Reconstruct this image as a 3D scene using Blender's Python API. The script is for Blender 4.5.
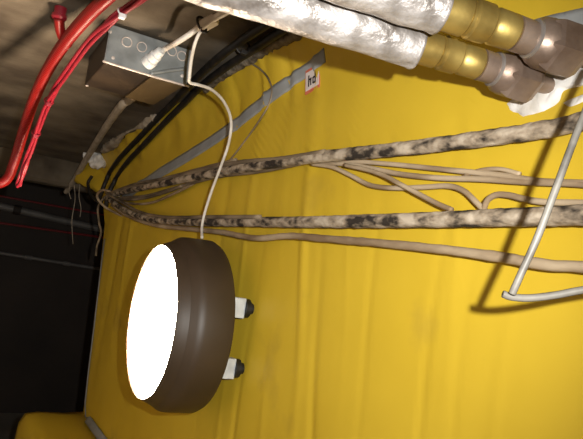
import bpy, bmesh, math, random
from mathutils import Vector, Matrix, noise
random.seed(7)
for o in list(bpy.data.objects): bpy.data.objects.remove(o)
SC = bpy.context.scene
COL = SC.collection

# ------------------------------------------------------------------ camera
# world: X runs into the yellow wall, Y along it away from the viewer, Z up; floor at z = 0
H = 0.95
F = 598.0
CX, CY = 291.5, 219.5
def nrm(v): return Vector(v).normalized()
DH = nrm((-341, 12.5, F))
DN = nrm((1055, 210, F)); DN = (DN - DH * DN.dot(DH)).normalized()
UP = DN.cross(DH).normalized()
R_ = Vector((DN[0], DH[0], UP[0])); D_ = Vector((DN[1], DH[1], UP[1])); F_ = Vector((DN[2], DH[2], UP[2]))
CAM = Vector((0, 0, H))
cd = bpy.data.cameras.new('camera'); cam = bpy.data.objects.new('camera', cd); COL.objects.link(cam)
cd.sensor_fit = 'HORIZONTAL'; cd.sensor_width = 36; cd.lens = F * 36 / 583; cd.clip_start = 0.01
m3 = Matrix((R_, -D_, -F_)).transposed()
cam.matrix_world = Matrix.Translation(CAM) @ m3.to_4x4()
SC.camera = cam

# ------------------------------------------------------------------ world, flash, exposure
w = bpy.data.worlds.new('world'); SC.world = w; w.use_nodes = True
w.node_tree.nodes['Background'].inputs[0].default_value = (0.05, 0.045, 0.04, 1)
w.node_tree.nodes['Background'].inputs[1].default_value = 0.2
FLASH_W = 39.0
LAMP_EMIT = 102.0
ld = bpy.data.lights.new('camera_flash', 'SPOT'); ld.energy = FLASH_W; ld.shadow_soft_size = 0.006
ld.spot_size = math.radians(92); ld.spot_blend = 1.0; ld.color = (1.0, 0.98, 0.93)
lo = bpy.data.objects.new('camera_flash', ld); COL.objects.link(lo)
lo.matrix_world = Matrix.Translation(CAM + R_ * 0.060 - D_ * 0.028 - F_ * 0.01) @ m3.to_4x4() @ Matrix.Rotation(math.radians(13), 4, 'Y')
vs = SC.view_settings
vs.view_transform = 'Standard'; vs.look = 'None'; vs.gamma = 1; vs.use_curve_mapping = False; vs.exposure = 0.0

# ------------------------------------------------------------------ pixel -> place helpers
def ray(px, py):
    c = ((px - CX) / F, (py - CY) / F)
    return R_ * c[0] + D_ * c[1] + F_
def at(px, py, x=None, y=None, u=None, d=None):
    r = ray(px, py)
    t = x / r.x if x is not None else y / r.y if y is not None else u / r.z if u is not None else d
    return CAM + r * t

W = 0.455
def ceil_u(y): return 0.431 - 0.032 * y
def lerp_tab(tab, v):
    if v <= tab[0][0]: return tab[0][1]
    for (a, b), (c, d) in zip(tab, tab[1:]):
        if v <= c: return b + (d - b) * (v - a) / (c - a)
    return tab[-1][1]
CORNER = [(-.95, 1.95), (-.52, 2.0), (.1, 2.17), (.2, 2.28), (.30, 2.5), (.40, 2.57)]
def corner_y(u): return lerp_tab(CORNER, u)
# creases of the membrane: (y, lean, amplitude, width)
CREASE = []
for px, lean, amp, wd in [(238, .02, -.0035, .008), (256, -.03, .003, .007), (275, .1, -.0016, .009), (302, .14, -.0025, .010),
                          (318, .16, .0022, .008), (345, .12, -.002, .009), (372, .02, .0014, .010), (436, .0, .0020, .008),
                          (452, .0, -.0022, .006), (468, .02, .0016, .006), (512, -.02, -.0012, .008), (213, .05, .002, .012),
                          (120, -.03, -.003, .02), (108, .02, .004, .03), (545, .03, .001, .006)]:
    p = at(px, 300, x=W)
    if px >= 345: wd *= .5; amp *= .5
    CREASE.append((p.y, lean, amp, wd, px))
def wall_x(y, u):
    x = W
    for cy, lean, amp, wd, s in CREASE:
        q = (y - cy - lean * u - .004 * math.sin(u * 17 + s)) / wd
        if abs(q) < 4:
            x += 1.4 * amp * math.exp(-q * q) * (.55 + .45 * math.sin(u * 6 + s))
    x += .006 * noise.noise(Vector((y * 1.7, u * 1.3, 3.1))) + .0007 * noise.noise(Vector((y * 14, u * 5, 1.7)))
    c = ceil_u(y)
    k = (u - (c - .11)) / .11
    if k > 0:
        x -= .03 * k * k
        x += .010 * noise.noise(Vector((y * 13 + u * 6, u * 9, 8.2))) * min(1, k * 2)
    return x
def surf(px, py, off=0.0, wall_only=False):
    """first hit of the view ray with the yellow wall or the ceiling, kept 'off' clear of it"""
    r = ray(px, py)
    def inside(t):
        y, u = r.y * t, r.z * t
        if r.x * t > wall_x(y, u) - off: return True
        return (not wall_only) and u > ceil_u(y) - off
    t = .2
    while t < 3.4 and not inside(t): t += .02
    a, b = t - .02, t
    for _ in range(14):
        m = (a + b) / 2
        if inside(m): b = m
        else: a = m
    return CAM + r * a

# ------------------------------------------------------------------ materials
def new_mat(name):
    m = bpy.data.materials.new(name); m.use_nodes = True
    nt = m.node_tree; b = nt.nodes['Principled BSDF']
    return m, nt, b
def mat(name, col, col2=None, scale=20, rough=.6, metal=0.0, bump=0.0, bscale=60, stretch=None, lo=.35, hi=.65, detail=5, spec=.5, rough2=None, col3=None):
    m, nt, b = new_mat(name); N = nt.nodes; L = nt.links
    b.inputs['Base Color'].default_value = (*col, 1); b.inputs['Roughness'].default_value = rough
    b.inputs['Metallic'].default_value = metal; b.inputs['Specular IOR Level'].default_value = spec
    tc = N.new('ShaderNodeTexCoord'); mp = N.new('ShaderNodeMapping'); L.new(tc.outputs['Object'], mp.inputs[0])
    if stretch: mp.inputs['Scale'].default_value = stretch
    if col2:
        n = N.new('ShaderNodeTexNoise'); n.inputs['Scale'].default_value = scale; n.inputs['Detail'].default_value = detail
        L.new(mp.outputs[0], n.inputs['Vector'])
        r = N.new('ShaderNodeValToRGB'); e = r.color_ramp.elements
        e[0].position = lo; e[0].color = (*col, 1); e[1].position = hi; e[1].color = (*col2, 1)
        if col3:
            k = e.new((lo + hi) / 2); k.color = (*col3, 1)
        L.new(n.outputs['Fac'], r.inputs[0]); L.new(r.outputs[0], b.inputs['Base Color'])
        if rough2 is not None:
            q = N.new('ShaderNodeMapRange'); q.inputs[1].default_value = lo; q.inputs[2].default_value = hi
            q.inputs[3].default_value = rough; q.inputs[4].default_value = rough2
            L.new(n.outputs['Fac'], q.inputs[0]); L.new(q.outputs[0], b.inputs['Roughness'])
    if bump:
        n2 = N.new('ShaderNodeTexNoise'); n2.inputs['Scale'].default_value = bscale; n2.inputs['Detail'].default_value = 6
        L.new(mp.outputs[0], n2.inputs['Vector'])
        bp = N.new('ShaderNodeBump'); bp.inputs['Strength'].default_value = bump; bp.inputs['Distance'].default_value = .004
        L.new(n2.outputs['Fac'], bp.inputs['Height']); L.new(bp.outputs[0], b.inputs['Normal'])
    return m

M = {}
M['yellow'] = mat('yellow_membrane', (.60, .41, .026), (.68, .475, .034), 3.5, rough=.5, bump=.12, bscale=22, spec=.35)
# faint dirt marks on the membrane, with shapes of their own
nt = M['yellow'].node_tree; b = nt.nodes['Principled BSDF']; src = b.inputs['Base Color'].links[0].from_socket
nn = nt.nodes.new('ShaderNodeTexNoise'); nn.inputs['Scale'].default_value = 9; nn.inputs['Detail'].default_value = 8
tc = [n for n in nt.nodes if n.type == 'TEX_COORD'][0]; nt.links.new(tc.outputs['Object'], nn.inputs['Vector'])
rr = nt.nodes.new('ShaderNodeValToRGB'); rr.color_ramp.elements[0].position = .60; rr.color_ramp.elements[1].position = .78
rr.color_ramp.elements[1].color = (.4, .4, .4, 1)
nt.links.new(nn.outputs['Fac'], rr.inputs[0])
mx = nt.nodes.new('ShaderNodeMix'); mx.data_type = 'RGBA'
nt.links.new(rr.outputs[0], mx.inputs[0]); nt.links.new(src, mx.inputs[6]); mx.inputs[7].default_value = (.30, .19, .04, 1)
nt.links.new(mx.outputs[2], b.inputs['Base Color'])
M['concrete'] = mat('brown_stained_concrete', (.056, .041, .026), (.158, .130, .092), 7, rough=.9, bump=.6, bscale=35, detail=9)
M['concrete_grey'] = mat('grey_concrete', (.16, .14, .12), (.24, .22, .19), 4, rough=.9, bump=.4, bscale=25)
M['pale_bounce'] = mat('pale_bounce_wall', (.52, .49, .45), (.60, .57, .52), 4, rough=.9, bump=.3, bscale=25)  # pale colour set so the unseen opposite wall bounces lamp light as fill
M['dark'] = mat('dark_brown_wall', (.018, .013, .010), (.036, .025, .019), 2.5, rough=.75, bump=.3, bscale=12)  # very dark brown, varying at random
M['tape'] = mat('grey_cloth_tape', (.27, .285, .29), (.34, .355, .36), 25, rough=.55, bump=.1, bscale=120)
M['foil'] = mat('crumpled_foil', (.14, .118, .10), (.44, .41, .395), 34, rough=.28, metal=.5, bump=.9, bscale=70, lo=.35, hi=.6, rough2=.5)
M['brass'] = mat('tarnished_brass', (.25, .165, .04), (.46, .335, .10), 25, rough=.34, metal=.75, bump=.08, bscale=90, rough2=.45)
M['nut'] = mat('dull_bronze_steel', (.17, .115, .085), (.34, .255, .20), 30, rough=.42, metal=.6, bump=.15, bscale=80)
M['steel'] = mat('bright_steel', (.50, .53, .56), (.66, .70, .74), 60, rough=.35, metal=.25)
M['nut_light'] = mat('worn_steel_edge', (.26, .23, .21), (.36, .33, .31), 40, rough=.35, metal=.6)
M['galv'] = mat('galvanised_metal', (.20, .215, .215), (.34, .36, .36), 28, rough=.5, metal=.35, bump=.08, bscale=60)
M['galv_rim'] = mat('box_rim_pale_metal', (.55, .47, .42), (.66, .58, .52), 40, rough=.5, metal=.2)
M['box_dark'] = mat('dark_brown_box', (.018, .012, .009), (.045, .030, .018), 12, rough=.5)  # near-black brown for the box body behind its grey front plate
M['red'] = mat('red_corrugated_plastic', (.17, .004, .004), (.22, .007, .006), 14, rough=.38)
M['pink'] = mat('crimson_cable_sheath', (.18, .005, .014), (.24, .010, .022), 22, rough=.42)
M['white'] = mat('off_white_cable', (.62, .56, .48), (.80, .75, .68), 35, rough=.5)
M['gland'] = mat('pale_plastic', (.66, .67, .66), (.85, .86, .86), 40, rough=.45)
M['conduit'] = mat('dusty_beige_conduit', (.30, .245, .18), (.46, .40, .32), 24, rough=.7)
M['black'] = mat('black_cable_sheath', (.005, .0045, .004), (.018, .015, .013), 30, rough=.55)
M['dirty'] = mat('plaster_spattered_cable', (.025, .017, .011), (.50, .42, .32), 62, rough=.85, bump=.7, bscale=160, stretch=(1, .5, 1), lo=.40, hi=.62, detail=12, col3=(.30, .235, .165))
M['strand'] = mat('dusty_brown_cable', (.20, .13, .07), (.46, .36, .24), 30, rough=.8, bump=.3, bscale=90, stretch=(1, .3, 1))
M['strand_dk'] = mat('dark_dusty_cable', (.085, .060, .035), (.30, .23, .15), 26, rough=.8, bump=.3, bscale=90, stretch=(1, .3, 1))
M['grey_cable'] = mat('pale_grey_cable', (.095, .085, .072), (.20, .185, .16), 60, rough=.5)
M['housing'] = mat('bronze_brown_plastic', (.038, .024, .013), (.056, .036, .021), 6, rough=.5, spec=.5)
M['plaster'] = mat('white_plaster', (.60, .56, .50), (.88, .86, .83), 40, rough=.9, bump=.7, bscale=70)
M['sticker'] = mat('sticker_paper', (.72, .62, .58), (.82, .74, .72), 60, rough=.5)
M['sticker_red'] = mat('sticker_red_border', (.62, .13, .07), (.66, .18, .10), 60, rough=.5)
M['ink'] = mat('black_print', (.015, .013, .013), (.025, .02, .02), 60, rough=.5)
M['pipe_grey'] = mat('dull_grey_pipe', (.13, .125, .12), (.19, .18, .17), 8, rough=.5)
M['pipe_red'] = mat('dull_red_cable', (.16, .008, .010), (.22, .012, .014), 10, rough=.5)
M['box_brown'] = mat('yellow_brown_plate', (.07, .045, .016), (.11, .072, .028), 14, rough=.6, stretch=(1, .2, 1))  # yellowish brown for the right part of the box bottom
M['fibre'] = mat('grey_packing_fibre', (.07, .055, .035), (.24, .20, .145), 60, rough=.95, bump=.9, bscale=140)
m, nt, b = new_mat('glowing_opal_diffuser'); M['opal'] = m
b.inputs['Base Color'].default_value = (.9, .88, .84, 1); b.inputs['Emission Color'].default_value = (1, .79, .58, 1); b.inputs['Emission Strength'].default_value = LAMP_EMIT
nz = nt.nodes.new('ShaderNodeTexNoise'); nz.inputs['Scale'].default_value = 4
mr = nt.nodes.new('ShaderNodeMapRange'); mr.inputs[3].default_value = .35; mr.inputs[4].default_value = .45
nt.links.new(nz.outputs['Fac'], mr.inputs[0]); nt.links.new(mr.outputs[0], b.inputs['Roughness'])

# ------------------------------------------------------------------ object helpers
def tag(o, label=None, cat=None, group=None, kind=None):
    if label: o['label'] = label
    if cat: o['category'] = cat
    if group: o['group'] = group
    if kind: o['kind'] = kind
    return o
def thing(name, loc, label, cat, group=None):
    o = bpy.data.objects.new(name, None); COL.objects.link(o); o.location = loc
    o.empty_display_size = .05
    return tag(o, label, cat, group)
def obj(name, vf, material, parent=None, root=None, smooth=True):
    """vf = (verts, faces) in world space; origin goes to the parent's place or to the mesh's own middle"""
    v, f = vf
    v = [Vector(p) for p in v]
    if root is None: root = parent
    me = bpy.data.meshes.new(name)
    o = bpy.data.objects.new(name, me); COL.objects.link(o)
    if parent is not None:
        org = WORLD[parent.name]
        o.parent = parent; base = org; o.location = (0, 0, 0)
        WORLD[o.name] = org
    else:
        base = sum(v, Vector()) / len(v); o.location = base; WORLD[o.name] = base
    me.from_pydata([p - base for p in v], [], f); me.update()
    bm = bmesh.new(); bm.from_mesh(me); bmesh.ops.recalc_face_normals(bm, faces=bm.faces); bm.to_mesh(me); bm.free()
    if smooth:
        for p in me.polygons: p.use_smooth = True
        if smooth == 'auto':
            me.set_sharp_from_angle(angle=math.radians(38))
    me.materials.append(M[material])
    return o
WORLD = {}
def root(name, loc, label, cat, group=None):
    o = thing(name, loc, label, cat, group); WORLD[o.name] = Vector(loc); return o

def catmull(pts, n=10):
    P = [Vector(p) for p in pts]
    if len(P) < 3:
        return [P[0].lerp(P[1], i / n) for i in range(n + 1)]
    P = [P[0] * 2 - P[1]] + P + [P[-1] * 2 - P[-2]]
    out = []
    for i in range(1, len(P) - 2):
        a, b, c, d = P[i - 1:i + 3]
        for k in range(n):
            t = k / n
            out.append(.5 * ((2 * b) + (c - a) * t + (2 * a - 5 * b + 4 * c - d) * t * t + (3 * b - a - 3 * c + d) * t ** 3))
    out.append(P[-2]); return out
def frames(path):
    T = []
    for i in range(len(path)):
        a = path[max(0, i - 1)]; b = path[min(len(path) - 1, i + 1)]
        T.append((b - a).normalized())
    n = T[0].orthogonal().normalized(); out = []
    for t in T:
        n = (n - t * n.dot(t)).normalized(); out.append((t, n, t.cross(n)))
    return out
def sweep(path, rad, seg=10, rough=0.0, rscale=60, flat=1.0):
    """tube along a dense path; rad = number or function of 0..1"""
    V, Fc = [], []; n = len(path)
    for i, (p, (t, a, b)) in enumerate(zip(path, frames(path))):
        r = rad(i / (n - 1)) if callable(rad) else rad
        for k in range(seg):
            an = 2 * math.pi * k / seg
            d = a * math.cos(an) + b * math.sin(an) * flat
            rr = r
            if rough: rr *= 1 + rough * noise.noise((p + d * r) * rscale)
            V.append(p + d * rr)
    for i in range(n - 1):
        for k in range(seg):
            Fc.append((i * seg + k, i * seg + (k + 1) % seg, (i + 1) * seg + (k + 1) % seg, (i + 1) * seg + k))
    Fc.append(tuple(range(seg))[::-1]); Fc.append(tuple(range((n - 1) * seg, n * seg)))
    return V, Fc
def tube(pts, rad, seg=10, n=10, **k): return sweep(catmull(pts, n), rad, seg, **k)
def lathe(o, ax, prof, seg=32, phase=0.0, ref=None):
    """prof = [(distance along ax, radius)], closed with caps"""
    ax = Vector(ax).normalized(); a = (Vector(ref) - ax * Vector(ref).dot(ax)).normalized() if ref else ax.orthogonal().normalized(); b = ax.cross(a)
    V, Fc = [], []; n = len(prof)
    for s, r in prof:
        for k in range(seg):
            an = 2 * math.pi * k / seg + phase
            V.append(Vector(o) + ax * s + (a * math.cos(an) + b * math.sin(an)) * r)
    for i in range(n - 1):
        for k in range(seg):
            Fc.append((i * seg + k, i * seg + (k + 1) % seg, (i + 1) * seg + (k + 1) % seg, (i + 1) * seg + k))
    Fc.append(tuple(range(seg))[::-1]); Fc.append(tuple(range((n - 1) * seg, n * seg)))
    return V, Fc
def ring(o, ax, R, r, seg=24, s2=8):
    ax = Vector(ax).normalized(); a = ax.orthogonal().normalized(); b = ax.cross(a); V, Fc = [], []
    for i in range(seg):
        an = 2 * math.pi * i / seg; d = a * math.cos(an) + b * math.sin(an)
        for k in range(s2):
            q = 2 * math.pi * k / s2
            V.append(Vector(o) + d * (R + r * math.cos(q)) + ax * r * math.sin(q))
    for i in range(seg):
        for k in range(s2):
            j = (i + 1) % seg; l = (k + 1) % s2
            Fc.append((i * s2 + k, j * s2 + k, j * s2 + l, i * s2 + l))
    return V, Fc
def merge(*vfs):
    V, Fc = [], []
    for v, f in vfs:
        o = len(V); V += list(v); Fc += [tuple(i + o for i in q) for q in f]
    return V, Fc
def box(lo, hi, bev=0.0):
    bm = bmesh.new(); bmesh.ops.create_cube(bm, size=1)
    lo, hi = Vector(lo), Vector(hi)
    for v in bm.verts: v.co = Vector(((lo[i] + hi[i]) / 2 + v.co[i] * (hi[i] - lo[i]) for i in range(3)))
    if bev: bmesh.ops.bevel(bm, geom=bm.edges[:], offset=bev, segments=2, affect='EDGES', profile=.5)
    bm.verts.index_update(); r = ([v.co.copy() for v in bm.verts], [tuple(x.index for x in f.verts) for f in bm.faces]); bm.free(); return r
def grid_slab(fn, ni, nj, back):
    """closed slab: front surface fn(i/ni, j/nj), back surface shifted by the vector 'back' (or function)"""
    V, Fc = [], []; nj1 = nj + 1
    for i in range(ni + 1):
        for j in range(nj1): V.append(Vector(fn(i / ni, j / nj)))
    o = len(V)
    for p in list(V): V.append(p + (back(p) if callable(back) else Vector(back)))
    for i in range(ni):
        for j in range(nj):
            q = (i * nj1 + j, (i + 1) * nj1 + j, (i + 1) * nj1 + j + 1, i * nj1 + j + 1)
            Fc.append(q); Fc.append(tuple(k + o for k in q)[::-1])
    bd = [i * nj1 for i in range(ni + 1)] + [ni * nj1 + j for j in range(1, nj1)] + [i * nj1 + nj for i in range(ni - 1, -1, -1)] + [j for j in range(nj - 1, 0, -1)]
    for a, b in zip(bd, bd[1:] + bd[:1]): Fc.append((a, b, b + o, a + o))
    return V, Fc

# ------------------------------------------------------------------ the setting
# yellow membrane wall with creases, turning round the corner at its far end
RC = .05
def wall_pt(s, t):
    u = -.95 + t * 1.40
    if s < .9:                        # straight run
        yc = corner_y(u) - RC
        y = -1.15 + (yc + 1.15) * (s / .9)
        uu = min(u, ceil_u(y) + .02)
        return (wall_x(y, uu), y, H + uu)
    yc = corner_y(u); uu = min(u, ceil_u(yc) + .02)
    x0 = wall_x(yc - RC, uu)
    if s < .95:
        a = (s - .9) / .05 * math.pi / 2
        return (x0 + RC * (1 - math.cos(a)), yc - RC + RC * math.sin(a), H + uu)
    return (x0 + RC + (1.5 - x0) * (s - .95) / .05, yc, H + uu)
ni, nj = 640, 90
Vw, Fw = [], []
for i in range(ni + 1):
    for j in range(nj + 1): Vw.append(Vector(wall_pt(i / ni, j / nj)))
for i in range(ni):
    for j in range(nj):
        a = i * (nj + 1) + j; Fw.append((a, a + nj + 1, a + nj + 2, a + 1))
wall = obj('wall_right', (Vw, Fw), 'yellow'); tag(wall, 'yellow waterproof membrane wall with vertical creases', kind='structure')
sm = wall.modifiers.new('thickness', 'SOLIDIFY'); sm.thickness = .003; sm.offset = 0

def ceil_pt(s, t):
    y = -1.2 + s * 3.8; x = -.85 + t * 2.5
    n = .006 * noise.noise(Vector((x * 3, y * 3, .3))) + .003 * noise.noise(Vector((x * 13, y * 13, .9)))
    return (x, y, H + ceil_u(y) + n)
tag(obj('ceiling', grid_slab(ceil_pt, 110, 80, (0, 0, .12)), 'concrete'), 'low brown stained concrete ceiling', kind='structure')
def beam_pt(s, t):
    x = -.85 + s * 2.5
    prof = [(2.56, .40), (2.56, .262), (2.575, .247), (2.68, .247), (2.68, .40)]
    k = t * 4; i = min(3, int(k)); q = k - i
    y = prof[i][0] + (prof[i + 1][0] - prof[i][0]) * q; u = prof[i][1] + (prof[i + 1][1] - prof[i][1]) * q
    return (x, y + .006 * noise.noise(Vector((x * 9, u * 9, 0))), H + u + .005 * noise.noise(Vector((x * 11, y, 4))))
Vb, Fb = [], []
for i in range(81):
    for j in range(17): Vb.append(Vector(beam_pt(i / 80, j / 16)))
for i in range(80):
    for j in range(16):
        a = i * 17 + j; Fb.append((a, a + 17, a + 18, a + 1))
Fb.append(tuple(range(17))); Fb.append(tuple(80 * 17 + j for j in range(17)))
tag(obj('trim_1', (Vb, Fb), 'concrete'), 'brown concrete beam across the far end of the ceiling', kind='structure')
tag(obj('floor', box((-.95, -1.3, -.1), (1.8, 3.9, 0)), 'concrete_grey', smooth=False), 'bare concrete floor below the ledge', kind='structure')
tag(obj('wall_left', box((-.95, -1.3, 0), (-.85, 3.9, H + .62)), 'pale_bounce', smooth=False), 'unseen wall facing the lamp, kept pale to bounce its light', kind='structure')
tag(obj('wall_back', box((-.85, -1.3, 0), (1.7, -1.2, H + .62)), 'concrete_grey', smooth=False), 'grey concrete wall behind the viewer', kind='structure')
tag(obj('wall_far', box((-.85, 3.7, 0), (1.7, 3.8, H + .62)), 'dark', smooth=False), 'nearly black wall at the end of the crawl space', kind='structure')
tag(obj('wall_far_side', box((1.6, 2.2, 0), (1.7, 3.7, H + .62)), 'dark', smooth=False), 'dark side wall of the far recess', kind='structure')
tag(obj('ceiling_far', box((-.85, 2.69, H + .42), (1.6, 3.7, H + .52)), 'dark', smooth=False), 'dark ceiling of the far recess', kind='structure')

# wrapped ledge along the foot of the wall
def ledge():
    prof = [(W + .004, -.95), (.285, -.95), (.272, -.60), (.276, -.535), (.290, -.508), (.32, -.502), (.40, -.504), (W + .004, -.500)]
    path = []; V, Fc = [], []; ny = 90; npf = len(prof)
    for i in range(ny + 1):
        y = -1.15 + 3.15 * i / ny
        for k, (x, u) in enumerate(prof):
            e = 0 if k in (0, npf - 1) else 1
            drop = .006 * max(0, (i - ny + 3) / 3) ** 2 if u > -.9 else 0
            V.append((x + e * .006 * noise.noise(Vector((y * 5, k, 0))), y, H + u - drop + (.004 * noise.noise(Vector((y * 7, k, 5))) if u > -.9 else 0)))
    for i in range(ny):
        for k in range(npf):
            a = i * npf; Fc.append((a + k, a + (k + 1) % npf, a + npf + (k + 1) % npf, a + npf + k))
    Fc.append(tuple(range(npf))); Fc.append(tuple(ny * npf + k for k in range(npf)))
    return V, Fc
tag(obj('wrapped_ledge', ledge(), 'yellow'), 'yellow membrane covered ledge along the foot of the yellow wall', 'ledge')

# ------------------------------------------------------------------ tapes on the membrane
def ribbon(pts, wid, thick=.0012, wall_only=True, off=.0015, n=14):
    """tape lying on the wall; pts = pixels of its middle line, wid = list of widths in metres"""
    mid = catmull([surf(px, py, off, wall_only) for px, py in pts], n)
    V, Fc = [], []; N = len(mid)
    for i, p in enumerate(mid):
        t = (mid[min(N - 1, i + 1)] - mid[max(0, i - 1)]).normalized()
        side = Vector((1, 0, 0)).cross(t).normalized()
        wd = wid[0] + (wid[1] - wid[0]) * i / (N - 1)
        row = []
        for k in range(5):
            q = p + side * wd * (k / 4 - .5)
            x = min(wall_x(q.y, q.z - H), W + .01) - off
            row.append(Vector((x, q.y, q.z)))
        V += row + [r - Vector((thick, 0, 0)) for r in row]
    for i in range(N - 1):
        a, b = i * 10, (i + 1) * 10
        for k in range(4):
            Fc.append((a + k, a + k + 1, b + k + 1, b + k)); Fc.append((a + 5 + k, b + 5 + k, b + 6 + k, a + 6 + k))
        Fc.append((a, b, b + 5, a + 5)); Fc.append((a + 4, a + 9, b + 9, b + 4))
    Fc.append((0, 1, 2, 3, 4, 9, 8, 7, 6, 5)); a = (N - 1) * 10; Fc.append(tuple(a + k for k in (0, 1, 2, 3, 4, 9, 8, 7, 6, 5)))
    return V, Fc
tag(obj('tape_strip', ribbon([(325, 55), (300, 75), (265, 99), (225, 132), (190, 155), (160, 173), (140, 186), (122, 196)], (.022, .036)), 'tape'),
    'long slanting grey tape strip on the yellow wall', 'tape', 'grey tapes on the membrane')
tag(obj('tape_strip', ribbon([(596, 16), (570, 21), (545, 26), (520, 33)], (.020, .018)), 'tape'),
    'grey tape patch behind the nuts at the upper right', 'tape', 'grey tapes on the membrane')
def corner_tape():
    pts = [(-.3, 2.0), (-.42, 1.985), (-.505, 1.95)]
    V, Fc = [], []
    rows = []
    for u, dy in [(.05, 2.125), (-.1, 2.09), (-.25, 2.05), (-.38, 2.02), (-.47, 1.99), (-.505, 1.95)]:
        rows.append([(wall_x(dy - .05, u) - .004, dy - .052, H + u), (wall_x(dy - .05, u) - .002, dy - .028, H + u)])
    for y in (1.85, 1.7, 1.5, 1.3):
        rows.append([(W - .018, y, H - .498), (wall_x(y, -.48) - .004, y, H - .482)])
    for a, b in rows:
        a, b = Vector(a), Vector(b); nrmv = Vector((-.0012, 0, .0004))
        V += [a, b, b + nrmv, a + nrmv]
    for i in range(len(rows) - 1):
        q = i * 4
        for k in range(4): Fc.append((q + k, q + (k + 1) % 4, q + 4 + (k + 1) % 4, q + 4 + k))
    Fc.append((0, 1, 2, 3)); q = (len(rows) - 1) * 4; Fc.append((q, q + 1, q + 2, q + 3))
    return V, Fc
tag(obj('tape_strip', corner_tape(), 'tape'), 'grey tape sealing the far corner down to the yellow ledge', 'tape', 'grey tapes on the membrane')

# sticker
def sticker():
    c = surf(313, 79, .002, True)
    n = Vector((-1, 0, 0)); up = Vector((0, .22, 1)).normalized(); ri = Vector((0, -1, .10)).normalized()
    r = root('wall_sticker', c, 'small white sticker with red border and black lettering under the tape', 'sticker')
    def plate(w2, h2, x0, th, dx=0, dy=0):
        P = [c + ri * (sx * w2 + dx) + up * (sy * h2 + dy) + n * z for z in (x0, x0 + th) for sx, sy in ((-1, -1), (1, -1), (1, 1), (-1, 1))]
        return P, [(0, 1, 2, 3), (4, 5, 6, 7), (0, 1, 5, 4), (1, 2, 6, 5), (2, 3, 7, 6), (3, 0, 4, 7)]
    obj('border', plate(.0215, .0215, .0, .0012), 'sticker_red', r, smooth=False)
    obj('paper', plate(.0195, .0165, .0012, .0006), 'sticker', r, smooth=False)
    # two bold characters, as far as they can be read
    strokes = [(-.0095, -.001, .0016, .010), (-.0058, .001, .0026, .0016), (-.0032, -.0035, .0016, .0065),
               (.0032, -.0035, .0016, .0055), (.0062, .0012, .0026, .0016), (.0062, -.0085, .0026, .0016), (.0095, .001, .0016, .0105)]
    for dx, dy, a, b_ in strokes:
        obj('letter_stroke', plate(a, b_, .0018, .0004, dx, dy), 'ink', r, smooth=False)
sticker()

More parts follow.
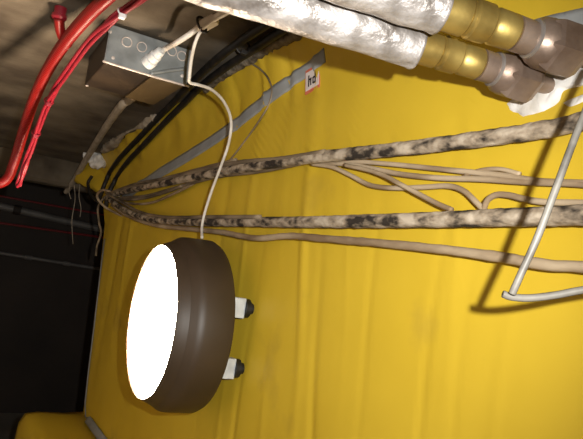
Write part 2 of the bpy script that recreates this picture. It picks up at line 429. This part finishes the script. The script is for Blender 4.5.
# ------------------------------------------------------------------ insulated pipes with brass fittings
PA = at(548, 86, x=.452); PB = at(300, 8, y=.425)
PD = (PB - PA).normalized()
def project(p):
    q = p - CAM; return (CX + F * q.dot(R_) / q.dot(F_), CY + F * q.dot(D_) / q.dot(F_))
def s_at(A, px):
    lo_, hi_ = -.1, .6
    for _ in range(40):
        m = (lo_ + hi_) / 2
        if project(A + PD * m)[0] > px: lo_ = m
        else: hi_ = m
    return lo_
def pipe(A, xs, label, r_foil, r_brass, r_nut):
    """xs = image columns of the joints: nut end, nut start, collar start, brass start, foil start"""
    s = [s_at(A, x) for x in xs]
    rt = root('insulated_pipe', A, label, 'pipe', 'insulated pipes with brass fittings')
    L = (.85 + A.x) / abs(PD.x) - .005
    s_end = min(L, 1.6)
    obj('pipe_stub', lathe(A, PD, [(-.004, r_nut * .34), (s[0] + .004, r_nut * .34)], 24), 'nut', rt, smooth='auto')
    # hexagonal nut with chamfered ends
    a0, a1 = s[0], s[1]; w_ = a1 - a0
    obj('hex_nut', lathe(A, PD, [(a0, r_nut * .80), (a0 + w_ * .14, r_nut), (a0 + w_ * .62, r_nut), (a0 + w_ * .80, r_nut * .86)], 6, .35), 'nut', rt, smooth=False)
    obj('nut_shoulder', lathe(A, PD, [(a0 + w_ * .70, r_nut * .86), (a0 + w_ * .86, r_nut * .82), (a1, r_nut * .62)], 32), 'nut', rt, smooth='auto')
    obj('steel_ring', lathe(A, PD, [(a1 - .002, r_nut * .60), (a1 - .0015, r_nut * .67), (a1 + .0004, r_nut * .67), (a1 + .001, r_nut * .60)], 32), 'nut_light', rt, smooth='auto')
    c0, c1 = s[1], s[2]
    obj('collar', lathe(A, PD, [(c0, r_nut * .58), (c1, r_nut * .60)], 32), 'nut', rt, smooth='auto')
    b0, b1 = s[2], s[4] + .02; k = b1 - b0
    prof = [(b0, r_brass * .80), (b0 + .003, r_brass * .93)]
    br = obj('brass_sleeve', lathe(A, PD, [(b0, r_brass * .78), (b0 + .002, r_brass * .90), (b0 + k * .22, r_brass * .92), (b0 + k * .24, r_brass * .84),
             (b0 + k * .27, r_brass * .84), (b0 + k * .29, r_brass * .98), (b0 + k * .46, r_brass), (b0 + k * .48, r_brass * .90), (b0 + k * .51, r_brass * .90),
             (b0 + k * .53, r_brass * .99), (b1, r_brass * .97)], 40), 'brass', rt, smooth='auto')
    f0 = s[4]
    n = 150; V, Fc = [], []; seg = 56
    ax = PD; a = ax.orthogonal().normalized(); b_ = ax.cross(a)
    rows = [(f0 + .001, .80)] + [(f0 + (s_end - f0) * (i / n) ** 1.25, 1.0) for i in range(n + 1)]
    for sd, k in rows:
        for j in range(seg):
            an = 2 * math.pi * j / seg; d = a * math.cos(an) + b_ * math.sin(an)
            p = A + ax * sd + d * r_foil
            rr = r_foil * k * (1 + .07 * noise.noise(p * 38) + .035 * abs(noise.noise(p * 95)) + .05 * noise.noise(Vector((sd * 22, an * .4, A.y * 9))))
            if k == 1.0 and sd - f0 < .004: rr *= 1.03
            V.append(A + ax * sd + d * rr)
    for i in range(len(rows) - 1):
        for j in range(seg):
            Fc.append((i * seg + j, i * seg + (j + 1) % seg, (i + 1) * seg + (j + 1) % seg, (i + 1) * seg + j))
    Fc.append(tuple(range(seg))); Fc.append(tuple((len(rows) - 1) * seg + j for j in range(seg)))
    obj('foil_insulation', (V, Fc), 'foil', rt)
    return rt
pipe(PA, (533, 494, 480, 470, 417), 'foil wrapped pipe with brass fitting, the lower of the two pipes', .0205, .0155, .0235)
PA2 = at(598, 61, x=.452)
pipe(PA2, (576, 531, 514, 503, 441), 'foil wrapped pipe with brass fitting, the upper of the two pipes', .0205, .0165, .0245)

# plaster lumps where the pipes enter the wall
def lump(poly, thick, seed, nr=9, na=40):
    """irregular plaster patch on the wall, poly = outline pixels"""
    P = [surf(px, py, 0, True) for px, py in poly]; c = sum(P, Vector()) / len(P)
    ol = catmull(P + [P[0]], 6)
    V, Fc = [], []; na = len(ol) - 1
    for i in range(nr + 1):
        k = i / nr
        for j in range(na):
            q = c.lerp(ol[j], k * (1 + .13 * k * noise.noise(Vector((ol[j].y * 90, ol[j].z * 90, seed)))))
            h = thick * (1 - k ** 3) * (.55 + .8 * abs(noise.noise(Vector((q.y * 45, q.z * 45, seed))))) + .0004
            V.append(Vector((wall_x(q.y, q.z - H) - h if i < nr else wall_x(q.y, q.z - H) + .003, q.y, q.z)))
    for i in range(nr):
        for j in range(na):
            Fc.append((i * na + j, i * na + (j + 1) % na, (i + 1) * na + (j + 1) % na, (i + 1) * na + j))
    Fc.append(tuple(nr * na + j for j in range(na)))
    return V, Fc
tag(obj('plaster_patch', lump([(503, 106), (518, 92), (540, 76), (575, 60), (605, 50), (612, 80), (586, 86), (566, 92), (560, 104), (548, 112), (522, 119)], .008, 1.0), 'plaster'),
    'rough white plaster patch where the pipes enter the yellow wall', 'plaster', 'plaster on the membrane')
tag(obj('plaster_patch', lump([(562, 104), (574, 98), (590, 92), (600, 95), (588, 101), (570, 109)], .004, 2.0), 'plaster'),
    'small white plaster smear just above the top spattered cable', 'plaster', 'plaster on the membrane')

# ------------------------------------------------------------------ cables along the yellow wall
def wl(pts, off): return [surf(px, py, off, True) for px, py in pts]
def cable(name, pts, r, material, label, cat='cable', group=None, off=None, seg=10, n=10, rough=0.0, ext=None, rscale=60):
    P = wl(pts, (off if off is not None else (r if not callable(r) else max(r(0), r(1))) + .016))
    if ext: P = P + [P[-1] + Vector(e) for e in ext]
    return tag(obj(name, tube(P, r, seg, n, rough=rough, rscale=rscale), material), label, cat, group)
G = 'cables fixed along the yellow wall'
near = 640
cable('spattered_cable', [(660, 100), (583, 121), (540, 130), (480, 139), (400, 149), (320, 157), (250, 167), (190, 178), (150, 186), (118, 193), (106, 198)],
      lambda t: .0078 + .0015 * t, 'dirty', 'thick plaster spattered cable, the upper of two on the yellow wall', group=G, rough=.13, rscale=90, n=22, seg=14)
cable('spattered_cable', [(670, 212), (583, 215), (520, 217), (450, 219), (380, 221), (300, 222), (240, 222), (190, 222), (150, 219), (127, 211), (110, 200)],
      lambda t: .0088 - .001 * t, 'dirty', 'thick plaster spattered cable, the lower straight one just above the lamp', group=G, rough=.10, rscale=90, n=22, seg=14)
cable('wall_cable', [(660, 269), (583, 267), (540, 264), (500, 257), (440, 249), (380, 243), (330, 239), (290, 236), (255, 238), (220, 232), (190, 229), (155, 225), (128, 216), (112, 205)],
      .0050, 'strand', 'dusty brown cable sagging lowest along the yellow wall above the lamp', group=G, rough=.15, n=14)
# loose strands between the two thick cables
cable('wall_cable', [(660, 187), (583, 183), (540, 181), (500, 175), (470, 172), (430, 168), (390, 164), (350, 161), (322, 161)],
      .0030, 'strand', 'thin dusty cable, topmost strand branching below the upper thick cable', group=G, off=.014)
cable('wall_cable', [(520, 174), (500, 169), (482, 170), (465, 175)],
      .0022, 'strand', 'short loose pale cable end curling over the thin strands', group=G, off=.014)
cable('wall_cable', [(660, 192), (583, 184), (530, 182), (480, 179), (440, 178), (400, 174), (370, 168), (345, 164), (315, 163)],
      .0032, 'strand', 'thin dusty cable, second strand below the upper thick cable', group=G, off=.014)
cable('wall_cable', [(488, 214), (478, 204), (464, 191), (448, 186), (425, 187), (395, 188), (370, 185), (350, 175), (332, 167), (312, 164)],
      .0030, 'strand', 'thin cable sagging and then diving behind the lower thick cable', group=G, off=.014)
cable('wall_cable', [(452, 210), (436, 203), (415, 192), (398, 183), (385, 176), (368, 170), (345, 165)],
      .0028, 'strand', 'thin cable crossing the other strands steeply down to the lower thick cable', group=G, off=.022)
cable('wall_cable', [(660, 206), (583, 203), (545, 202), (525, 199), (508, 195), (496, 195), (487, 201), (483, 213)],
      .0030, 'strand', 'thin cable rising in a hook from behind the lower thick cable', group=G, off=.014)
# strands laid against the thick cables at their left ends
cable('wall_cable', [(325, 152), (280, 159), (235, 163), (190, 173), (155, 183), (125, 188), (108, 194)], .0042, 'strand_dk',
      'dark strand lying on top of the upper thick cable near the corner', group=G, off=.030, rough=.1)
cable('wall_cable', [(300, 163), (260, 171), (215, 177), (175, 188), (145, 196), (120, 198), (106, 202)], .0040, 'strand_dk',
      'dark strand hugging the underside of the upper thick cable', group=G, off=.016, rough=.1)
cable('wall_cable', [(200, 180), (175, 193), (150, 203), (128, 203), (108, 198)], .0034, 'strand',
      'thin brown strand drooping between the thick cables near the corner', group=G, off=.014)
cable('wall_cable', [(260, 217), (210, 217), (165, 217), (140, 212), (118, 200), (106, 193)], .0040, 'strand_dk',
      'dark strand lying along the lower thick cable to the corner', group=G, off=.032, rough=.1)
cable('wall_cable', [(236, 160), (200, 169), (165, 178), (135, 184), (112, 192)], .0036, 'strand_dk',
      'dark fuzzy strand just above the upper thick cable by the tape', group=G, off=.022, rough=.2)
cable('wall_cable', [(182, 186), (160, 194), (138, 199), (118, 199), (106, 196)], .0038, 'strand_dk',
      'dark short strand fanning out to the right of the corner bunch', group=G, off=.020, rough=.2)
# loose ends dropping at the corner
def free(name, pts, r, material, label, cat='cable', group=None, seg=8, n=10, **k):
    return tag(obj(name, tube([at(px, py, d=d) for px, py, d in pts], r, seg, n, **k), material), label, cat, group)
free('hanging_wire', [(112, 193, 2.00), (103, 199, 2.02), (98, 208, 2.03), (99, 222, 2.02), (101, 233, 2.01), (97, 246, 2.01), (96, 256, 2.01)], .0035, 'strand_dk',
     'dark loose wire dropping straight down at the far corner', 'wire', 'loose wires at the far corner')
free('hanging_wire', [(120, 196, 1.94), (104, 190, 1.97), (97, 196, 1.99), (104, 206, 1.97), (118, 214, 1.92), (131, 219, 1.86)], .0042, 'strand',
     'brown wire looping round the cable bunch at the corner', 'wire', 'loose wires at the far corner')
free('hanging_wire', [(92, 176, 2.2), (88, 184, 2.2), (92, 196, 2.15), (101, 203, 2.1)], .006, 'black',
     'short black wire curling behind the cable bunch', 'wire', 'loose wires at the far corner')

# pale grey cable looping in front of the right end
free('loop_cable', [(606, 60, .40), (590, 100, .388), (574, 140, .383), (556, 188, .380), (538, 236, .380), (520, 276, .382), (512, 294, .384)], .0024, 'grey_cable',
     'pale grey cable hanging steeply in front of the thick cables at the right', 'cable', 'pale grey hanging cables', n=14)
free('loop_cable', [(503, 294, .389), (512, 297, .389), (530, 298, .389), (556, 295, .388), (583, 290, .386), (640, 282, .38)], .0025, 'grey_cable',
     'pale grey cable running level from the foot of the steep one', 'cable', 'pale grey hanging cables', n=14)

# thin wire on the membrane below the ceiling edge
tag(obj('thin_wire', tube([surf(px, py, .003, True) for px, py in [(252, 64), (260, 69), (268, 78), (272, 90), (269, 104), (261, 118), (250, 134), (238, 150), (230, 160)]], .0017, 6), 'strand_dk'),
    'thin dark wire curving across the slanting grey tape', 'wire')

# ------------------------------------------------------------------ black cables under the ceiling edge
for off, dx, dy, lab in [(.011, 0, 0, 'black cable under the ceiling edge, the one nearer the junction box'),
                         (.011, 13, 8, 'black cable under the ceiling edge, the one nearer the yellow wall')]:
    pts = [(360, -40), (318, -8), (290, 10), (262, 27), (238, 43), (214, 62), (193, 82), (176, 100), (158, 118), (138, 139), (120, 158)]
    P = []
    for i, (px, py) in enumerate(pts):
        k = min(1, max(.55, (len(pts) - 2 - i) / 5)) if i > 3 else 1
        P.append(surf(px + dx * k, py + dy * k, off))
    P += [at(110, 172, d=2.1), at(104, 186, d=2.1), at(99, 200, d=2.12)] if dx == 0 else [at(117, 177, d=2.02), at(110, 191, d=2.02), at(106, 206, d=2.03)]
    tag(obj('black_cable', tube(P, .0078, 10, 10, rough=.05), 'black'), lab, 'cable', 'black cables below the ceiling')
def tie_ring(p, ax, R, r, name, label, material='black', group=None):
    rt = root(name, p, label, 'cable tie', group)
    obj('loop', ring(p, ax, R, r), material, rt)
    h = p + Vector((0, -R * .55, -R * .95))
    obj('tie_head', box(h - Vector((.005, .004, .004)), h + Vector((.005, .004, .004)), .001), material, rt, smooth=False)
    return rt
bp = surf(243, 47, .012)
tie_ring(bp, ((surf(262, 33, .012) - surf(225, 60, .012))), .0125, .0018, 'cable_tie', 'black cable tie clamping the black cables', group='cable ties')

# packing fibre and pale foam along the ceiling joint
P = [surf(px, py, .004) for px, py in [(300, 30), (282, 40), (262, 51), (240, 64), (222, 76), (205, 90)]]
tag(obj('joint_packing', tube(P, lambda t: .012 - .004 * t, 12, 14, rough=.5, rscale=110), 'fibre'), 'grey fibrous packing stuffed in the ceiling joint', 'packing')
P = [surf(px, py, .003) for px, py in [(158, 116), (150, 121), (138, 127), (126, 133), (114, 142), (104, 150)]]
tag(obj('sealing_foam', tube(P, lambda t: .009 + .006 * math.sin(t * 9), 12, 14, rough=.8, rscale=60), 'conduit'), 'beige ragged foam bead along the ceiling joint', 'foam', 'sealing foam')
P = [at(px, py, d=d) for px, py, d in [(86, 152, 2.22), (93, 156, 2.2), (101, 162, 2.18), (106, 166, 2.18)]]
tag(obj('sealing_foam', tube(P, lambda t: .012 + .016 * math.sin(math.pi * min(1, max(0, t))), 20, 16, rough=1.1, rscale=62), 'plaster'), 'white foam lump at the far ceiling corner', 'foam', 'sealing foam')
# yellow flap of membrane at the corner below the foam
def flap():
    q = [[(88, 156, 2.3), (108, 163, 2.24), (118, 168, 2.2)], [(80, 167, 2.3), (97, 175, 2.22), (108, 180, 2.16)], [(74, 181, 2.32), (86, 185, 2.24), (99, 193, 2.16)]]
    def fn(s, t):
        def bez(r, t): return at(*r[0][:2], d=r[0][2]) * (1 - t) ** 2 + at(*r[1][:2], d=r[1][2]) * 2 * t * (1 - t) + at(*r[2][:2], d=r[2][2]) * t * t
        a, b_, c = (bez(r, t) for r in q)
        p = a * (1 - s) ** 2 + b_ * 2 * s * (1 - s) + c * s * s
        return p + Vector((0, 0, .008 * noise.noise(Vector((s * 4, t * 4, 2))) - .012 * (s > .95) * abs(noise.noise(Vector((t * 9, 0, 0))))))
    return grid_slab(fn, 14, 12, (0.0, .004, .002))
tag(obj('membrane_flap', flap(), 'yellow'), 'torn yellow membrane flap hanging at the end of the beam', 'membrane')
for pts, lab in [([(80, 184, 2.4), (79, 196, 2.4), (81, 208, 2.4), (80, 217, 2.4)], 'frayed pale thread hanging nearest the yellow wall'),
                 ([(74, 183, 2.42), (75, 200, 2.42), (72, 220, 2.42), (73, 244, 2.42)], 'longest frayed pale thread hanging from the flap'),
                 ([(70, 184, 2.44), (69, 192, 2.44), (71, 199, 2.44)], 'shortest frayed pale thread hanging from the flap')]:
    free('frayed_thread', pts, .0016, 'conduit', lab, 'thread', 'frayed threads below the flap', seg=6)

# ------------------------------------------------------------------ ceiling junction box with its cables
BY = 1.05
bl = at(104, 62, y=BY); brt = at(187, 83, y=BY)
x0, x1, z0 = bl.x, brt.x, bl.z
z1 = H + ceil_u(BY) - .004
jb = root('junction_box', ((x0 + x1) / 2, BY + .1, z1), 'grey galvanised junction box with knockouts under the ceiling', 'junction box')
BD = .20
obj('box_body', box((x0 + .004, BY + .003, z0 + .004), (x1 - .003, BY + BD, z1 - .001), .003), 'box_dark', jb, smooth=False)
obj('front_plate', box((x0, BY - .002, z0), (x1, BY + .003, z1), .0012), 'galv', jb, smooth=False)
obj('bottom_rim', tube([(x0 - .003, BY - .004, z0), ((x0 + x1) / 2, BY - .004, z0 - .001), (x1 + .004, BY - .004, z0)], .0021, 8, 6), 'galv_rim', jb)
obj('side_rim', tube([(x0, BY - .003, z0), (x0, BY - .003, (z0 + z1) / 2), (x0, BY - .003, z1)], .0013, 8, 6), 'galv', jb)
obj('bottom_plate', box((x0 + .085, BY + .006, z0 - .001), (x1 - .005, BY + .19, z0 + .006), .001), 'box_brown', jb, smooth=False)
for px, py in [(127, 42), (142, 47), (172, 51), (182, 56)]:
    p = at(px, py, y=BY - .002)
    k = obj('knockout', ring(p, (0, 1, 0), .0085, .0011), 'galv_rim', jb)
for px, py in [(110, 32), (113, 58), (182, 76), (86, 87)]:
    p = at(px, py, y=BY - .002) if px != 86 else Vector((x0 + .008, BY + BD - .008, z0 + .003))
    if px != 86: obj('screw', lathe(p, (0, -1, 0), [(0, .003), (.0015, .003), (.002, .002)], 12), 'galv_rim', jb, smooth='auto')
    else: obj('screw', lathe(p, (0, 0, -1), [(0, .003), (.0015, .003), (.002, .002)], 12), 'galv_rim', jb, smooth='auto')
# gland: a stubby pale connector aimed up-right
g0 = at(147, 64, y=BY - .001); g1 = at(162, 50, y=BY - .034); gd = (g1 - g0); gl = gd.length
gl_ = obj('cable_gland', lathe(g0, gd, [(0, .0125), (gl * .3, .013), (gl * .34, .011), (gl * .62, .0112), (gl * .66, .0095), (gl * .95, .008), (gl, .0045)], 20), 'gland', jb, smooth='auto')
obj('gland_bar', tube([at(150, 74, y=BY - .003), at(168, 71, y=BY - .003), at(184, 69, y=BY - .003)], .0035, 8, 6), 'galv', jb)
# white flexes
tiep = at(203, 24, d=.93)
P = [g1 - gd * .25, g1 + Vector((.008, -.004, .006)), at(176, 43, d=.965), at(190, 34, d=.945), tiep, at(222, 13, d=.91), at(248, -2, d=.855), at(285, -25, d=.78)]
tag(obj('white_cable', tube(P, .0045, 10, 10), 'white'), 'off white cable running from the box gland up to the tie', 'cable', 'white cables at the junction box')
P = [at(262, -3, d=.83), at(226, 14, d=.90), at(205, 27, d=.918), at(197, 38, d=.925), at(192, 56, d=.945), at(189.5, 76, d=.96), at(190, 82.5, d=.97), at(199, 85, d=.985), at(212, 90, d=1.01),
     at(224, 102, d=1.05), at(231, 120, d=1.08), at(229, 142, d=1.1), at(221, 166, d=1.12), at(212, 190, d=1.14), at(205, 212, d=1.15), at(202, 226, d=1.15), at(202, 238, d=1.12)]
tag(obj('lamp_flex', tube(P, .0027, 10, 10), 'white'), 'off white flex curving from the tie over the wall to the lamp', 'cable', 'white cables at the junction box')
tie_ring(tiep + Vector((0, 0, -.001)), (at(222, 13, d=.91) - at(190, 34, d=.945)), .0125, .0022, 'cable_tie', 'black cable tie binding the two white cables', group='cable ties')
obj('cuff', lathe(at(196, 30, d=.928), at(217, 18, d=.925) - at(196, 30, d=.928), [(.006, .006), (.010, .0098), (.034, .0098), (.038, .006)], 16), 'white', bpy.data.objects['lamp_flex'], smooth='auto')

# conduit leaving the back of the box towards the beam
P = [Vector((x0 + .11, BY + BD - .01, z0 + .02)), at(129, 100, d=1.46), at(122, 105, d=1.50), at(108, 124, d=1.72), at(90, 153, d=2.1), at(72, 184, d=2.44), at(66, 192, d=2.52)]
tag(obj('conduit', tube(P, .0105, 12, 10, rough=.08), 'conduit'), 'dusty beige conduit running from the junction box to the beam', 'conduit')

# ------------------------------------------------------------------ red hose and crimson cables
P = [at(px, py, d=d) for px, py, d in [(144, -36, .80), (110, -5, .91), (86, 18, .96), (64, 44, 1.03), (46, 73, 1.12), (33, 102, 1.2), (23, 133, 1.27), (14, 163, 1.31), (7, 179, 1.32), (-4, 183, 1.32), (-20, 174, 1.32), (-45, 150, 1.30), (-85, 105, 1.24), (-130, 65, 1.12), (-200, 30, 1.0), (-300, 0, .90)]]
path = catmull(P, 80)
tag(obj('red_hose', sweep(path, lambda t: .0105 + .0006 * math.sin(t * 1850), 14), 'red'), 'thick red corrugated hose bending down from the ceiling', 'hose')
p = at(65, 42, d=1.03)
cl = root('hose_clip', p, 'red plastic clip holding the thick hose to the ceiling', 'clip')
ca = at(59, 18, d=1.0)
obj('strap', sweep(catmull([ca, ca.lerp(p, .5) + Vector((-.003, 0, .0)), p, p + Vector((.008, .004, -.006))], 8), lambda t: .0100 - .001 * t, 12, flat=.8), 'red', cl)
obj('foot', lathe(ca, (0, 0, 1), [(-.003, .010), (0, .0125), (.005, .0125), (.006, .010), (.018, .010)], 18), 'pink', cl, smooth='auto')
base = [(165, -22, .81), (140, 0, .905), (112, 20, .94), (88, 44, 1.0), (64, 76, 1.08), (48, 103, 1.16), (36, 133, 1.22), (27, 160, 1.26), (21, 178, 1.27), (18, 186, 1.28)]
path = catmull([at(*q[:2], d=q[2]) for q in base], 14)
fr = frames(path); N = len(path)
for k, lab in enumerate(['crimson cable of the twisted trio, nearest the thick hose', 'crimson cable running in the middle of the twisted trio', 'crimson cable of the twisted trio, nearest the junction box']):
    pp = []
    for i, (p, (t, a, b_)) in enumerate(zip(path, fr)):
        an = 2 * math.pi * k / 3 + 5.0 * i / N + .5 * math.sin(i * .2)
        pp.append(p + (a * math.cos(an) + b_ * math.sin(an)) * .0040)
    tag(obj('crimson_cable', sweep(pp, .0034, 8), 'pink'), lab, 'cable', 'crimson cables beside the red hose')
for px, py, lab in [(49, 101, 'red cable tie on the crimson cables below their middle'), (36, 133, 'red cable tie on the crimson cables near their lower end'), (122, 13, 'pale cable tie on the crimson cables near the top')]:
    i = min(range(N), key=lambda i: (project(path[i])[0] - px) ** 2 + (project(path[i])[1] - py) ** 2)
    tie_ring(path[i], fr[i][0], .0082, .0014, 'cable_tie', lab, 'pink' if px != 122 else 'gland', 'cable ties')

# ------------------------------------------------------------------ round bulkhead lamp
LC = at(149, 320, x=.320)
RB = .1515
RD = .1295
wx = wall_x(LC.y, LC.z - H)
LB = .417                                    # back plane of the housing
lamp = root('bulkhead_lamp', (wx, LC.y, LC.z), 'round brown bulkhead lamp with glowing white face on the yellow wall', 'lamp')
A = Vector((LC.x, LC.y, LC.z)); dep = LB - LC.x
obj('housing', lathe(A, (1, 0, 0), [(.012, RD - .004), (.014, RD + .006), (.030, RB - .005), (.036, RB - .001), (.044, RB), (dep - .012, RB + .001), (dep - .004, RB - .003), (dep, RB - .012)], 96), 'housing', lamp, smooth='auto')
V, Fc = [], []
prof = [(.020, RD + .011), (.012, RD + .0075), (.004, RD + .004), (.001, RD + .002), (.003, RD + .0004), (.012, RD)]
seg = 96
for s, r in prof:
    for k in range(seg):
        an = 2 * math.pi * k / seg; V.append(A + Vector((s, r * math.cos(an), r * math.sin(an))))
for i in range(len(prof)):
    j = (i + 1) % len(prof)
    for k in range(seg): Fc.append((i * seg + k, i * seg + (k + 1) % seg, j * seg + (k + 1) % seg, j * seg + k))
obj('front_rim', (V, Fc), 'housing', lamp, smooth='auto')
obj('diffuser', lathe(A, (1, 0, 0), [(-.006, .004), (-.0058, .03), (-.005, .07), (-.0025, .105), (.002, RD - .003), (.008, RD - .0003)], 96), 'opal', lamp)
for px, py in [(243, 308), (233, 368)]:
    p = at(px, py, x=.436)
    h = obj('mount_bracket', box((LB - .012, p.y - .010, p.z - .0165), (.436, p.y + .010, p.z + .0165), .0015), 'steel', lamp, smooth=False)
    obj('bracket_nut', lathe((.436, p.y, p.z), (1, 0, 0), [(0, .0155), (.009, .0155), (.007, .009), (wall_x(p.y, p.z - H) - .436 - .001, .009)], 16), 'black', h, smooth='auto')
for dz in (.05, -.06):
    p = Vector((.436, LC.y + .09, LC.z + dz))
    h = obj('mount_bracket', box((LB - .012, p.y - .010, p.z - .0165), (.436, p.y + .010, p.z + .0165), .0015), 'steel', lamp, smooth=False)
    obj('bracket_nut', lathe((.436, p.y, p.z), (1, 0, 0), [(0, .0155), (.009, .0155), (wall_x(p.y, p.z - H) - .436 - .001, .009)], 16), 'black', h, smooth='auto')

# ------------------------------------------------------------------ services on the far dark wall
def far_line(p0, p1, r, material, name, label, cat, collars=(), cm='dark'):
    a = at(*p0, y=3.695 - r); b_ = at(*p1, y=3.695 - r); d = (b_ - a)
    a2 = a - d * .9; b2 = b_ + d * .9
    a2 = a + d * ((-.80 - a.x) / d.x); b2 = a + d * ((1.55 - a.x) / d.x)
    if not collars:
        return tag(obj(name, tube([a2, a, b_, b2], r, 10, 6), material), label, cat, 'services on the far dark wall')
    rt = root(name, a, label, cat, 'services on the far dark wall')
    obj('run', tube([a2, a, b_, b2], r, 12, 6), material, rt)
    for c in collars:
        obj('collar', lathe(a + d * c, d, [(-.02, r * 1.05), (-.018, r * 1.35), (.018, r * 1.35), (.02, r * 1.05)], 16), cm, rt, smooth='auto')
far_line((0, 206), (100, 229), .020, 'pipe_grey', 'far_pipe', 'dull grey pipe with a dark collar on the far dark wall', 'pipe', (.16,))
far_line((0, 196), (100, 214), .006, 'pipe_red', 'far_cable', 'dark red cable above the grey pipe on the far wall', 'cable')
far_line((0, 223), (100, 237), .007, 'pipe_red', 'far_cable', 'dark red cable below the grey pipe on the far wall', 'cable')
far_line((0, 253), (100, 269), .009, 'pipe_grey', 'far_pipe', 'thin grey pipe, lowest line on the far dark wall', 'pipe', (.27, .65), 'pipe_grey')
